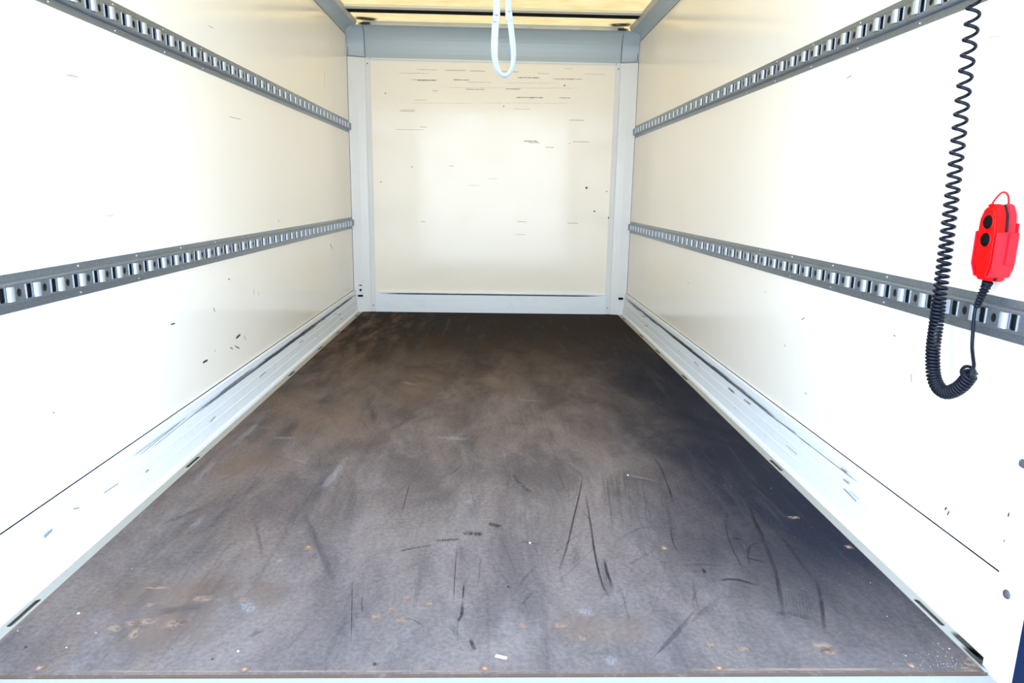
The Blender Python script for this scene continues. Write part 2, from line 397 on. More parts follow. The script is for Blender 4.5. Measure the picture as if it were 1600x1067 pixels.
# back cove (profile in Y,Z)
bc = cove_pts((.040, SZ), (-.045, 2.055)); CY, CZ = bc[-1]
prof = [(.044, SZ - .014), (.040, SZ - .014), (.040, SZ)] + bc[1:] + [(CY, CZ + .012), (CY, 2.084), (.12, 2.084), (.12, SZ - .014)]
cb = structure(extrude_profile('trim_5', prof, 0, -.924, .924, TRIM), 'grey blue cove along the top of the back wall')
cb.data.polygons.foreach_set('use_smooth', [False] * len(cb.data.polygons))
box('top_lip', (-.955, CY - .004, CZ + .001), (.955, CY - .0002, CZ + .015), LIPM, cb)
rv = disc_mesh('rivet', .0045, .002, (0, -1, 0), 8)
sc_ = []
for s, side, n in ((-1, 'left', 6), (1, 'right', 7)):
    # corner post: shallow concave face between side wall and headboard
    pp = [(1.052, 0.0), (1.036, .004), (1.012, .012), (.985, .021), (.955, .029), (.930, .034), (.9265, .036)]
    prof = [(s * x, y) for x, y in pp] + [(s * .9265, .098), (s * 1.052, .098)]
    p = structure(extrude_profile('trim_%d' % n, prof, 2, -.002, SZ - .001, PPOST), 'pale corner post at the %s end of the back wall' % side)
    box('flange', (s * .891, .0385, .0), (s * .9262, .0445, SZ - .014), PPOST, p, bevel=.001)
    for z in (SZ - .04, .05):
        r_ = link('rivet', rv, DARK, p); r_.location = (s * .912, .0385, z)
    r_ = link('rivet', rv, DARK, cb); r_.location = (s * .895, .040, SZ - .007)
    # small dark drain slots low on the post
    box('top_strip', (s * .0005, .0385, SZ - .0135), (s * .9255, .0398, SZ - .0012), PPOST, cb)
    for (u, v, w_, h_) in ([(563, 462, .036, .013), (563.5, 453, .013, .014), (563.5, 445.5, .018, .004)] if s < 0 else [(970, 466.5, .034, .016)]):
        q = at(u, v, 1, .010)
        box('drain_slot', (q.x - w_ / 2, .003, q.z - h_ / 2), (q.x + w_ / 2, .030, q.z + h_ / 2), DARK, p)
    # roof side rail (profile in X,Z)
    side_c = cove_pts((1.0475, ZS + .012), (.977, 2.050), 8)
    lip = [(.963, 2.072)]
    prof = [(1.0495, ZS), (1.046, ZS), (1.046, ZS + .011)] + side_c + [(.963, 2.0755), (.965, 2.084), (1.09, 2.084), (1.09, 2.001), (1.0495, 2.001)]
    structure(extrude_profile('trim_%d' % (n + 2), [(s * x, z) for x, z in prof], 1, YF - .05, -.052, TRIM),
              'grey blue roof rail above the %s wall' % side)
    extrude_profile('inner_lip', [(s * x, z) for x, z in ((.977, 2.0494), (.9762, 2.0494), (.9615, 2.0755), (.963, 2.0755))], 1, YF - .05, -.052, LIPM, D.objects['trim_%d' % (n + 2)])
    # corner casting joining post, rail and cove (a Coons patch)
    A = [Vector((x, y, SZ)) for x, y in pp]
    sideE = [Vector((1.052, 0, SZ)), Vector((1.051, -.003, 1.90)), Vector((1.050, -.010, 1.95)), Vector((1.048, -.03, 1.99)), Vector((1.046, -.052, 2.007))] \
        + [Vector((x, -.052, z)) for x, z in side_c[1:]]
    backE = [Vector((.9265, y, z)) for y, z in bc]; backE[0].y = .036
    top = [sideE[-1], Vector((.945, -.050, 2.054)), backE[-1]]
    def samp(P, t):
        L = [0]
        for i in range(1, len(P)): L.append(L[-1] + (P[i] - P[i - 1]).length)
        d = t * L[-1]
        for i in range(1, len(P)):
            if d <= L[i] + 1e-9:
                f = (d - L[i - 1]) / max(L[i] - L[i - 1], 1e-9); return P[i - 1].lerp(P[i], f)
        return P[-1].copy()
    n_ = 12; V = []; Fc = []
    for j in range(n_ + 1):
        v = j / n_
        for i in range(n_ + 1):
            u = i / n_
            c = samp(A, u) * (1 - v) + samp(top, u) * v + samp(sideE, v) * (1 - u) + samp(backE, v) * u \
                - (A[0] * (1 - u) * (1 - v) + A[-1] * u * (1 - v) + top[0] * (1 - u) * v + top[-1] * u * v)
            V.append((s * c.x, c.y, c.z))
            if i < n_ and j < n_:
                q = j * (n_ + 1) + i; Fc.append((q, q + 1, q + n_ + 2, q + n_ + 1) if s > 0 else (q + 1, q, q + n_ + 1, q + n_ + 2))
    c_ = pyd('corner_casting', V, Fc, TRIM, p, True)
    so_ = c_.modifiers.new('thick', 'SOLIDIFY'); so_.thickness = -.003 if s > 0 else -.003
    box('corner_shell', (s * 1.056, -.06, 1.86), (s * 1.09, .12, 2.084), EXT, p)
    box('corner_shell', (s * .93, .06, 1.86), (s * 1.055, .12, 2.084), EXT, p)
    # thin dark joints
    sweep('joint', [Vector((s * .9262, y - .0006, z - .0004)) for y, z in bc], .0012, DARK, p, 5, up=Vector((1, 0, 0)))
    sweep('joint', [Vector((s * 1.041, .0005 - .002, z)) for z in (1.868, 1.90, 1.935)], .0016, DARK, p, 5)
    sweep('joint', [Vector((s * x, y - .0006, SZ)) for x, y in pp], .0009, DARK, p, 5, up=Vector((0, 0, 1)))
    sweep('joint', [Vector((s * 1.0495, y, ZS - .0005)) for y in (YF, -.05)], .0012, DARK, p, 5, up=Vector((0, 0, 1)))
    sweep('joint', [Vector((s * 1.0495, -.001, z)) for z in (.165, 1.86)], .0014, DARK, p, 5)

# ---- roof: one thin translucent sheet, roof bows under it
nx, ny = 12, 24; V = []; Fc = []
for j in range(ny + 1):
    for i in range(nx + 1):
        x = -1.09 + 2.18 * i / nx; y = .12 - 4.30 * j / ny
        V.append((x, y, 2.0845 + .012 * (1 - (x / 1.09) ** 2)))
        if i < nx and j < ny: q = j * (nx + 1) + i; Fc.append((q, q + 1, q + nx + 2, q + nx + 1))
ceiling = structure(pyd('ceiling', V, Fc, ROOF, None, True), 'translucent cream roof sheet glowing with daylight')
yb = at(771, 22, 2, 2.066).y
for i, y in enumerate((yb, yb - 1.25, yb - 2.5)):
    b_ = structure(extrude_profile('trim_%d' % (10 + i), [(y - .100, 2.068), (y - .046, 2.067), (y - .045, 2.076), (y + .045, 2.076), (y + .046, 2.067), (y + .052, 2.067), (y + .052, 2.084), (y - .100, 2.084)], 0, -.962, .962, BOWM), 'cream roof bow across the roof sheet')
    box('channel_gap', (-.960, y - .0448, 2.0672), (.960, y + .0448, 2.0755), DARK, b_)

# ---- rear frame around the open doorway
for s, side, n in ((-1, 'left', 13), (1, 'right', 14)):
    p = structure(box('trim_%d' % n, (s * 1.0, -4.176, -.12), (s * 1.09, -4.1, 2.0), POST, bevel=.003), 'white rear door post on the ' + side)
    box('rubber_seal', (s * .999, -4.21, -.12), (s * 1.06, -4.177, 2.0), SEAL, p, bevel=.003)
    rr = disc_mesh('rivet', .0095, .004, (-s, 0, 0), 14)
    for z in (.176, .9, 1.6):
        q = link('rivet', rr, mat('dull_rivet', (.10, .10, .11), .5, metal=.5), p); q.location = (s * 1.0, -4.131, z)
    hole = disc_mesh('rivet_centre', .0045, .0045, (-s, 0, 0), 10)
    for z in (.176, .9, 1.6):
        q = link('rivet_centre', hole, mat('rusty_rivet_core', (.09, .06, .05), .7, spec=.1), p); q.location = (s * .999, -4.131, z)
box('latch', (.985, -4.16, .432), (1.0, -4.118, .448), STEEL, p, bevel=.003)
hd = structure(box('trim_15', (-1.09, -4.2, 1.96), (1.09, -4.1, 2.083), POST, bevel=.003), 'white rear header above the doorway')

# ------------------------------------------------------------------ cargo rails
PITCH = .0893
def make_rail(name, s, z_top, y_circ, label):
    """galvanised anchor rail on side wall s; wall plane X = s*HW, from the headboard to the rear post"""
    root = D.objects.new(name, None); COL.objects.link(root); root.location = (s * HW, -.004, z_top - .0845)
    tag(root, label, 'cargo rail', 'slotted anchor rails screwed to the side walls')
    y1 = 0.0; y0 = YF + .03 + .004
    H = .0845
    def P(p, t): return (-s * p, H - t)
    tf0, tf1 = .0155, .0203       # flange | slope
    bf1, bf0 = .0622, .0670
    up = [P(0, 0), P(.0022, 0), P(.0022, tf0), P(.0180, tf1), P(.0180, tf1 + .002), P(.0160, tf1 + .002), P(.0160, tf1), P(.0005, tf0 + .001)]
    lo = [P(0, H), P(.0022, H), P(.0022, bf0), P(.0180, bf1), P(.0180, bf1 - .002), P(.0160, bf1 - .002), P(.0160, bf1), P(.0005, bf0 - .001)]
    extrude_profile('upper_flange', up, 1, y0, y1, STEEL, root)
    extrude_profile('lower_flange', lo, 1, y0, y1, STEEL, root)
    box('back_plate', (-s * .0001, y0, H - bf0), (-s * .0006, y1, H - tf0), mat('dark_rail_back', (.07, .075, .08), .6, metal=.3), root)
    # face plate: one cell with a round hole and a tall slot, repeated
    xc = -s * .0170
    zc0, zc1 = H - bf1 + .0015, H - tf1 - .0015
    zm = (zc0 + zc1) / 2; hh = (zc1 - zc0)
    bm = bmesh.new()
    def loop(pts):
        vv = [bm.verts.new((xc, y, z)) for y, z in pts]
        return [bm.edges.new((vv[i], vv[(i + 1) % len(vv)])) for i in range(len(vv))]
    c0 = -.80 * PITCH     # cell runs from c0 to c0+PITCH around the round hole at 0
    ed = loop([(c0, zc0), (c0 + PITCH, zc0), (c0 + PITCH, zc1), (c0, zc1)])
    ed += loop([(.0078 * math.cos(2 * PI * k / 14), zm + .0095 * math.sin(2 * PI * k / 14)) for k in range(14)])
    sh = hh * .41; sw = .0088; sy = -.640 * PITCH + .0012
    ed += loop([(sy - sw, zm - sh + .004), (sy - sw + .003, zm - sh), (sy + sw - .003, zm - sh), (sy + sw, zm - sh + .004),
                (sy + sw, zm + sh), (sy - sw, zm + sh)])
    bmesh.ops.triangle_fill(bm, use_beauty=True, edges=ed)
    r_ = bmesh.ops.extrude_face_region(bm, geom=bm.faces[:])
    bmesh.ops.translate(bm, verts=[v for v in r_['geom'] if isinstance(v, bmesh.types.BMVert)], vec=(s * .0018, 0, 0))
    bmesh.ops.recalc_face_normals(bm, faces=bm.faces[:])
    bm.verts.ensure_lookup_table()
    cv = [v.co.copy() for v in bm.verts]; cf = [[v.index for v in f.verts] for f in bm.faces]; bm.free()
    # bridging bar between slots: a raised half-round strap
    bv = []; bf = []; bw_ = .0108; seg = 8; by = -.345 * PITCH
    for z in (zm - sh * 1.0, zm + sh * 1.0):
        for k in range(seg + 1):
            a = PI * k / seg; bv.append((-s * (.0178 + .0070 * math.sin(a) ** .8), by + bw_ * math.cos(a), z))
    for k in range(seg): bf.append((k, k + 1, seg + 2 + k, seg + 1 + k))
    bf += [tuple(range(seg + 1)), tuple(range(seg + 1, 2 * seg + 2))[::-1]]
    bme = D.meshes.new('slot_bar'); bme.from_pydata(bv, [], bf); bme.update()
    bme.materials.append(BRIGHT)
    # raised near lip of each slot
    lv, lf = box_geo((min(-s * .010, -s * .0182), sy - sw - .0032, zm - sh), (max(-s * .010, -s * .0182), sy - sw, zm + sh))
    lme = D.meshes.new('slot_lip'); lme.from_pydata(lv, [], lf); lme.update(); lme.materials.append(BRIGHT)
    V = []; Fc = []
    k = 0
    ks = range(-60, 60)
    first = True
    for k in ks:
        yc = y_circ + .004 + k * PITCH
        if yc + c0 < y0 or yc + c0 + PITCH > y1: continue
        b = len(V); V += [(v.x, v.y + yc, v.z) for v in cv]; Fc += [[i + b for i in f] for f in cf]
        o = link('slot_bar', bme, BRIGHT, root); o.location = (0, yc, 0)
        if first: lo_y = yc + c0; first = False
        hi_y = yc + c0 + PITCH
        o = link('slot_lip', lme, BRIGHT, root); o.location = (0, yc, 0)
    for a, b_ in ((y0, lo_y), (hi_y, y1)):
        v2, f2 = box_geo((min(xc, xc + s * .0018), a, zc0), (max(xc, xc + s * .0018), b_, zc1)); b = len(V); V += v2; Fc += [[i + b for i in f] for f in f2]
    pyd('slotted_face', V, Fc, STEEL, root)
    rm = disc_mesh('rivet', .0032, .0018, (-s, 0, 0), 8); rm.materials.append(RIVET)
    y = -.08
    yy = y_rivet = -3.507
    while yy < -.05:
        for z in (H - .0085, .0085):
            o = link('rivet', rm, RIVET, root); o.location = (-s * .0022, yy + .004, z)
        yy += .297
    return root
make_rail('cargo_rail', -1, 1.412, -3.22, 'upper galvanised slotted cargo rail on the left wall')
make_rail('cargo_rail', 1, 1.412, -3.389, 'upper galvanised slotted cargo rail on the right wall')
make_rail('cargo_rail', -1, .721, -3.671, 'lower galvanised slotted cargo rail on the left wall')
make_rail('cargo_rail', 1, .721, -3.844, 'lower galvanised slotted cargo rail on the right wall, behind the black coiled cable')

# ------------------------------------------------------------------ red hand controller in its wall holder
ctl = D.objects.new('hand_controller', None); COL.objects.link(ctl)
C0 = Vector((1.049, -3.914, .752)); ctl.location = C0
tag(ctl, 'red handheld lift controller with two black buttons, hanging on the right wall', 'controller')
def plate(name, outline, x0, x1, m, parent, inset=0.0, bev=.003):
    """outline in (y,z) relative to the controller, extruded from x0 (wall side) to x1 (front)"""
    bm = bmesh.new(); n = len(outline)
    cy = sum(p[0] for p in outline) / n; cz = sum(p[1] for p in outline) / n
    a = [bm.verts.new((x0, y, z)) for y, z in outline]
    b = [bm.verts.new((x1, cy + (y - cy) * (1 - inset), cz + (z - cz) * (1 - inset * .4))) for y, z in outline]
    bm.faces.new(a); bm.faces.new(b)
    for i in range(n): bm.faces.new((a[i], a[(i + 1) % n], b[(i + 1) % n], b[i]))
    bmesh.ops.recalc_face_normals(bm, faces=bm.faces[:])
    if bev: bmesh.ops.bevel(bm, geom=bm.edges[:], offset=bev, segments=3, affect='EDGES')
    me = D.meshes.new(name); bm.to_mesh(me); bm.free()
    o = link(name, me, m, parent); o.data.polygons.foreach_set('use_smooth', [True] * len(o.data.polygons)); 
    try: o.data.set_sharp_from_angle(angle=math.radians(35))
    except Exception: pass
    return o
out = [(-.016, .0), (.010, .0), (.015, .020), (.026, .032), (.028, .100), (.026, .128), (.016, .150), (-.012, .156), (-.024, .136), (-.028, .104), (-.028, .032), (-.022, .018)]
plate('rear_shell', out, -.004, -.0215, REDH, ctl)
plate('gasket', [(y * .955, .078 + (z - .078) * .975) for y, z in out], -.0205, -.0255, BLACK, ctl, bev=0)
plate('front_shell', out, -.0245, -.047, REDM, ctl, .12)
for zz in (.119, .084):
    c = Vector((-.0465, -.004, zz))
    ring = []
    rg = sweep('button_ring', [c + Vector((0, .0145 * math.cos(2 * PI * k / 24), .0155 * math.sin(2 * PI * k / 24))) for k in range(25)], .0022, REDM, ctl, 8, up=Vector((1, 0, 0)))
    me = disc_mesh('button', .0140, .0045, (-1, 0, 0), 22)
    b_ = link('button', me, BUTTON, ctl); b_.location = c
# the worn brand line above the buttons is a row of tiny illegible letters
V = []; Fc = []
for k in range(8):
    v2, f2 = box_geo((-.0474, -.0125 + k * .0026, .1378), (-.0468, -.0125 + k * .0026 + .0019, .1405)); b = len(V)
    V += v2; Fc += [[i + b for i in f] for f in f2]
pyd('lettering', V, Fc, MARKR, ctl)
lp = [(-.040, .004, .150), (-.0375, .003, .160), (-.031, .001, .172), (-.024, .0, .178), (-.016, .0, .176), (-.011, -.001, .166), (-.009, -.002, .146)]
sweep('hanging_loop', spline(lp, 6), .0019, REDM, ctl, 8, up=Vector((0, 1, 0)))
box('loop_foot', (-.043, -.006, .148), (-.026, .012, .155), REDM, ctl, bevel=.002)
# wall holder: back plate, two cheeks and a floor wrapped round the lower half
hol = D.objects.new('controller_holder', None); COL.objects.link(hol); hol.location = C0
tag(hol, 'red plastic cradle on the right wall gripping the lower half of the red controller', 'holder')
hp = [(.0322, .100), (.0322, .034), (.020, .010), (.0185, .0085), (-.0235, .0095), (-.0322, .030), (-.0322, .100)]
hi = [(.0290, .100), (.0290, .035), (.0182, .013), (.0165, .0125), (-.0225, .013), (-.0290, .032), (-.0290, .100)]
V = []; Fc = []
for x in (-.0005, -.0455):
    for (y, z), (a, b) in zip(hp, hi): V += [(x, y, z), (x, a, b)]
n = len(hp)
for i in range(n - 1):
    a = 2 * i; b = 2 * (i + 1); o_ = 2 * n
    Fc += [(a, b, b + o_, a + o_), (a + 1, a + 1 + o_, b + 1 + o_, b + 1), (a, a + 1, b + 1, b), (a + o_, b + o_, b + 1 + o_, a + 1 + o_)]
for i in (0, n - 1): a = 2 * i; Fc.append((a, a + 1, a + 1 + 2 * n, a + 2 * n))
h1 = fixn(pyd('cradle', V, Fc, REDH, hol))
bv_ = h1.modifiers.new('bevel', 'BEVEL'); bv_.width = .0015; bv_.segments = 2
box('back_plate', (-.0038, -.029, .03), (-.0004, .029, .118), REDH, hol, bevel=.001)
box('side_rib', (-.022, -.0352, .036), (-.002, -.0318, .099), REDH, hol, bevel=.001)

# ------------------------------------------------------------------ coiled control cable
cab = D.objects.new('coiled_cable', None); COL.objects.link(cab)
tag(cab, 'black coiled cable hanging before the right wall, looping up to the red controller', 'cable')
px = [(1521, 15), (1512, 90), (1503, 166), (1491.8, 270), (1484, 335), (1474, 418), (1467, 468), (1463, 505), (1458, 543), (1457.5, 572), (1459.5, 590), (1466, 605), (1478, 613), (1493, 609), (1506, 599), (1517, 584)]
ax_pts = [at(u, v, 0, .99) for u, v in px]
top_dir = (ax_pts[0] - ax_pts[3]).normalized()
ax_pts = [Vector((.975, -3.78, 1.93)), Vector((.985, -3.782, 1.6))] + ax_pts
axis = spline(ax_pts, 14)
L = [0]
for i in range(1, len(axis)): L.append(L[-1] + (axis[i] - axis[i - 1]).length)
def along(d):
    i = int(np.searchsorted(L, d)); i = max(1, min(i, len(axis) - 1))
    f = (d - L[i - 1]) / (L[i] - L[i - 1]); return axis[i - 1].lerp(axis[i], f)
def pitch_at(z, turned):
    if turned: return .0077
    tab = [(.55, .0077), (.68, .0080), (.70, .0098), (.72, .0125), (.77, .0138), (.83, .0165), (.90, .0195), (.97, .0225), (1.06, .0265), (1.15, .030), (1.3, .031), (1.95, .034)]
    return float(np.interp(z, [t[0] for t in tab], [t[1] for t in tab]))
pts = []; d = 0.0; ph = 0.0; RC = .0118; prevT = None
Nrm = Vector((1, 0, 0)); Tot = L[-1]; steps = 18
while d < Tot:
    p = along(d); t = (along(min(d + .004, Tot)) - along(max(d - .004, 0))).normalized()
    Nrm = (Nrm - t * Nrm.dot(t)).normalized(); B = Nrm.cross(t)
    g = min(1, max(0, (d) / .02))
    pts.append(p + (Nrm * math.cos(ph) + B * math.sin(ph)) * RC * (.2 + .8 * g))
    d += pitch_at(p.z, p.y < -3.85) / steps; ph += 2 * PI / steps
# loose last loop, then the straight lead up to the strain relief
c = at(1511, 576, 0, .992)
last = pts[-1]
tail = [last]
tail += [at(u, v, 0, x) for u, v, x in ((1506, 586, .980), (1502.5, 579, .984), (1508, 573, .995), (1516, 573.5, 1.004), (1523, 580, 1.0), (1522, 588, .985), (1516.5, 586, .976), (1520, 578, .979), (1521.7, 570, .985))]
tail += [at(1520.5, 559, 0, .993), at(1519, 542, 0, 1.0), at(1520, 520, 0, 1.006), at(1522, 495, 0, 1.013), at(1525.5, 475, 0, 1.018)]
pts += spline(tail, 8)[1:]
sweep('coiled_cord', pts, .0036, BLACK, cab, 8, up=Vector((0, 0, 1)))
box('top_clip', (.955, -3.80, 1.925), (1.05, -3.76, 1.945), STEEL, cab)
# ribbed strain relief
a = at(1525.5, 480, 0, 1.018); b = Vector((1.022, -3.917, .7522)); q = []; rr = []
for k in range(14):
    t = k / 13; q.append(a.lerp(b, t * .76)); rr.append((.0058 + .0022 * t) * (1.28 if k % 2 else .82))
q.append(a.lerp(b, .80)); rr.append(.0085); q.append(a.lerp(b, .93)); rr.append(.0105); q.append(a.lerp(b, .97)); rr.append(.0105); q.append(b); rr.append(.0085)
o = sweep('strain_relief', q, rr, BLACK, cab, 14); o.data.polygons.foreach_set('use_smooth', [False] * len(o.data.polygons))

# ------------------------------------------------------------------ door pull strap
stp = tag(D.objects.new('pull_strap', None), 'pale blue white webbing loop hanging at the top centre of the doorway', 'strap'); COL.objects.link(stp)
sp_px = [(776.4, 0), (775.3, 24), (773.5, 49), (772.6, 73), (773.2, 91), (776.8, 107), (782.2, 115.5), (788.8, 119), (795.5, 114.5), (800.6, 104), (802.4, 85), (800.4, 61), (797.5, 36.6), (795.5, 18), (794.3, 0)]
P_ = [at(u, v, 1, -4.06) for u, v in sp_px]
P_ = [Vector((.016, -4.06, 1.955)), Vector((.013, -4.06, 1.6))] + P_ + [Vector((.026, -4.06, 1.6)), Vector((.020, -4.06, 1.955))]
pp_ = spline(P_, 8)
# webbing: flat band, turned face-on down the sides and edge-on round the bottom
V = []; Fc = []; n = len(pp_)
zlow = min(p.z for p in pp_)
for i, p in enumerate(pp_):
    t = (pp_[min(i + 1, n - 1)] - pp_[max(i - 1, 0)]).normalized()
    side = Vector((0, 1, 0)).cross(t).normalized()
    left = i < n / 2
    h = max(0, min(1, (p.z - zlow) / .05))
    ang = (1.05 if left else .62) * (h ** .8) + .18
    wv = side * math.sin(ang) + Vector((0, 1, 0)) * math.cos(ang); tv = t.cross(wv).normalized()
    for cx_, cy_ in ((-1, -.7), (-.8, -1), (.8, -1), (1, -.7), (1, .7), (.8, 1), (-.8, 1), (-1, .7)):
        V.append(p + wv * cx_ * .0058 + tv * cy_ * .0018)
    if i:
        for k in range(8): Fc.append(((i - 1) * 8 + k, (i - 1) * 8 + (k + 1) % 8, i * 8 + (k + 1) % 8, i * 8 + k))
Fc += [tuple(range(8))[::-1], tuple((n - 1) * 8 + k for k in range(8))]
fixn(pyd('webbing', V, Fc, WEB, stp, True))
box('strap_bracket', (-.01, -4.10, 1.945), (.05, -4.045, 1.962), STEEL, stp)

# ------------------------------------------------------------------ floor wear and bits
def fl(pts): return [at(u, v, 2, 0) for u, v in pts]
def z5(pts): return fl([(700 + x / 2.667, 700 + y / 2.667) for x, y in pts])
def z4(pts): return fl([(200 + x / 2.667, 750 + y / 2.667) for x, y in pts])
def z2(pts): return fl([(300 + x / 2.667, 480 + y / 2.667) for x, y in pts])
S = [(z5([(565, 90), (550, 180), (520, 310), (490, 430), (450, 545)]), .007),
     (z5([(568, 160), (590, 290), (610, 430), (640, 560), (680, 640)]), .008),
     (z5([(650, 460), (665, 520), (690, 600)]), .010),
     (z5([(840, 20), (885, 80), (920, 170), (945, 250)]), .008),
     (z5([(925, 330), (940, 400), (965, 435)]), .005),
     (z5([(1242, 200), (1265, 280), (1320, 400), (1360, 500), (1385, 620), (1400, 745)]), .013),
     (z5([(1245, 170), (1320, 280), (1380, 360), (1450, 450), (1530, 560)]), .012),
     (z5([(1250, 230), (1290, 320), (1330, 390)]), .012),
     (z5([(1535, 540), (1555, 640), (1570, 785)]), .012),
     (z5([(1165, 270), (1160, 340), (1190, 430), (1240, 520)]), .006),
     (z5([(1255, 510), (1252, 430), (1275, 400), (1310, 405)]), .009),
     (z5([(1120, 553), (1200, 548), (1300, 575)]), .013),
     
     (z5([(1240, 455), (1330, 480)]), .009), (z5([(1185, 370), (1220, 385)]), .014),
     (z5([(0, 120), (60, 70)]), .004),
     (z4([(1175, 10), (1140, 140)]), .004), (z4([(1395, 500), (1390, 560), (1372, 595)]), .009), (z4([(1425, 660), (1445, 712)]), .010),
     (z4([(1400, 430), (1395, 500)]), .006), (z4([(935, 400), (930, 690)]), .0025), (z4([(975, 480), (975, 560)]), .0025),
     (z4([(1370, 270), (1355, 520)]), .003), (z4([(1110, 575), (1180, 580), (1250, 620)]), .003),
     (z5([(1060, 500), (1075, 525)]), .009), (z5([(245, 572), (256, 586)]), .006)]
ribbons('scuff_marks', S, SCUFF, floor, 2, .0005)
S = [(z5([(268, 105), (300, 150), (350, 188)]), .020), (z5([(165, 312), (220, 330)]), .022), (z5([(60, 352), (140, 357)]), .026), (z5([(-60, 385), (40, 382)]), .014),
     (z4([(1130, 297), (1275, 268)]), .012), (z4([(1285, 256), (1385, 245)]), .013), (z4([(1395, 222), (1480, 228)]), .028), (z4([(1500, 183), (1558, 195)]), .025),
     (z5([(300, 390), (385, 402)]), .012)]
ribbons('skid_marks', S, SKID, floor, 2, .0006)
S = [(z4([(715, 110), (760, 200), (790, 270), (835, 370), (870, 430)]), .022), (z4([(520, 150), (545, 240), (565, 350)]), .014),
     (z4([(1340, 600), (1385, 665)]), .018), (z5([(375, 490), (330, 530), (285, 590)]), .012), (z5([(375, 590), (335, 620), (300, 665)]), .010),
     (z5([(1340, 685), (1420, 690), (1520, 715), (1570, 750)]), .022), (z5([(930, 495), (1080, 484), (1180, 500)]), .016), (z5([(1000, 515), (1100, 512)]), .016), (z5([(870, 420), (790, 465), (740, 495)]), .012),
     (z5([(1020, 530), (1030, 620), (1055, 700)]), .009), (z5([(690, 390), (800, 335), (890, 330)]), .014),
     (z5([(730, 80), (745, 220)]), .010), (z5([(660, 110), (690, 380)]), .008), (z5([(700, 100), (720, 300)]), .010), (z5([(820, 190), (850, 320)]), .010),
     (z5([(900, 160), (925, 300), (950, 400)]), .014), (z5([(990, 20), (1080, 120), (1150, 210)]), .010), (z5([(1170, 250), (1140, 340)]), .006),
     (z5([(590, 300), (560, 260)]), .008), (z5([(720, 580), (760, 740)]), .007), (z5([(540, 400), (520, 500)]), .03), (z5([(500, 20), (540, 80)]), .006),
     (z5([(1500, 420), (1560, 520)]), .01), (z5([(1060, 560), (1020, 640), (1050, 700)]), .006), (z5([(640, 460), (670, 620)]), .02),
     (z4([(330, 110), (130, 190)]), .03), (z4([(850, 510), (905, 500)]), .012), (z4([(560, 620), (500, 660)]), .02), (z4([(90, 560), (330, 520)]), .03),
     (z2([(520, 420), (600, 350)]), .05), (z2([(360, 560), (460, 450)]), .05), (z2([(740, 390), (760, 480)]), .03), (z2([(1300, 480), (1420, 490)]), .03)]
for k in range(9):
    x = 1060 - k * 9; S.append((z5([(x, 640 + k * 14), (x - 200 + k * 6, 860 + k * 4)]), .004))
for k in range(8): S.append((z5([(1150 - k * 14, 590 + k * 12), (1100 - k * 14, 690 + k * 8)]), .004))
for k in range(10):
    x = 640 + k * 34; S.append((z5([(x, 90 + random.randint(-20, 40)), (x + 22, 200 + random.randint(0, 160))]), .006))
for k in range(8): S.append((z5([(1400 + k * 14, 560 + k * 5), (1420 + k * 14, 720)]), .004))
rq = random.Random(11)
for k in range(120):
    x = rq.uniform(-.85, .9); y = rq.uniform(-4.08, -2.2); a = rq.gauss(PI / 2, .45); l_ = rq.uniform(.05, .35); c_ = rq.uniform(-.12, .12)
    q = [Vector((x + math.cos(a + c_ * t) * l_ * t, y + math.sin(a + c_ * t) * l_ * t, 0)) for t in (0, .5, 1)]
    if max(v.y for v in q) < -.2 and all(abs(v.x) < .97 and v.y > YF + .01 for v in q): S.append((q, rq.uniform(.0015, .005)))
ribbons('drag_marks', S, FAINT, floor, 2, .0004)
S = [(z2([(300, 455), (235, 520), (150, 590)]), .035), (z2([(330, 545), (440, 545)]), .04), (z2([(990, 540), (1180, 552)]), .05),
     (z2([(650, 610), (600, 690), (520, 780)]), .035), (z2([(110, 625), (0, 745)]), .03), (z4([(325, 140), (260, 205)]), .025), (z4([(620, 330), (640, 345)]), .018),
     (z5([(540, 690), (610, 680)]), .045), (z5([(735, 110), (880, 140)]), .014), (z5([(60, 225), (100, 225)]), .03), (z4([(480, 490), (520, 560)]), .04), (z2([(880, 310), (925, 325)]), .04), (z2([(1340, 385), (1460, 390)]), .02),
     (z4([(740, 915), (800, 905)]), .01), (z5([(660, 900), (700, 870)]), .03)]
ribbons('dust_smears', S, CHALK, floor, 2, .0007)
def blobs(lst, conv, ax, lift): return None
S = []
for x, y, w, h in [(310, 495, 110, 34), (200, 600, 120, 42), (80, 592, 120, 36), (90, 522, 60, 26), (30, 640, 60, 60), (10, 600, 80, 30), (240, 590, 50, 24), (1035, 570, 60, 30), (1140, 585, 60, 34), (1160, 488, 45, 30), (1250, 515, 60, 26), (1100, 540, 40, 20), (480, 500, 50, 26), (750, 285, 50, 26), (-60, 620, 90, 40), (130, 450, 160, 18)]:
    S.append((z4([(x - w / 2, y), (x + w / 2, y)]), h / 2.667 * .0026))
for x, y, w, h in [(310, 742, 50, 24), (560, 795, 40, 24), (470, 740, 80, 26), (1560, 830, 110, 40), (1230, 840, 60, 24), (900, 412, 30, 16), (1440, 290, 60, 24), (1095, 820, 50, 20), (1590, 850, 80, 30)]:
    S.append((z5([(x - w / 2, y), (x + w / 2, y)]), h / 2.667 * .0026))
for u, v, w, h in [(1372, 745, 14, 8)]: S.append((fl([(u - w, v), (u + w, v)]), .03))
ribbons('mud_patches', S, MUD, floor, 2, .0008)
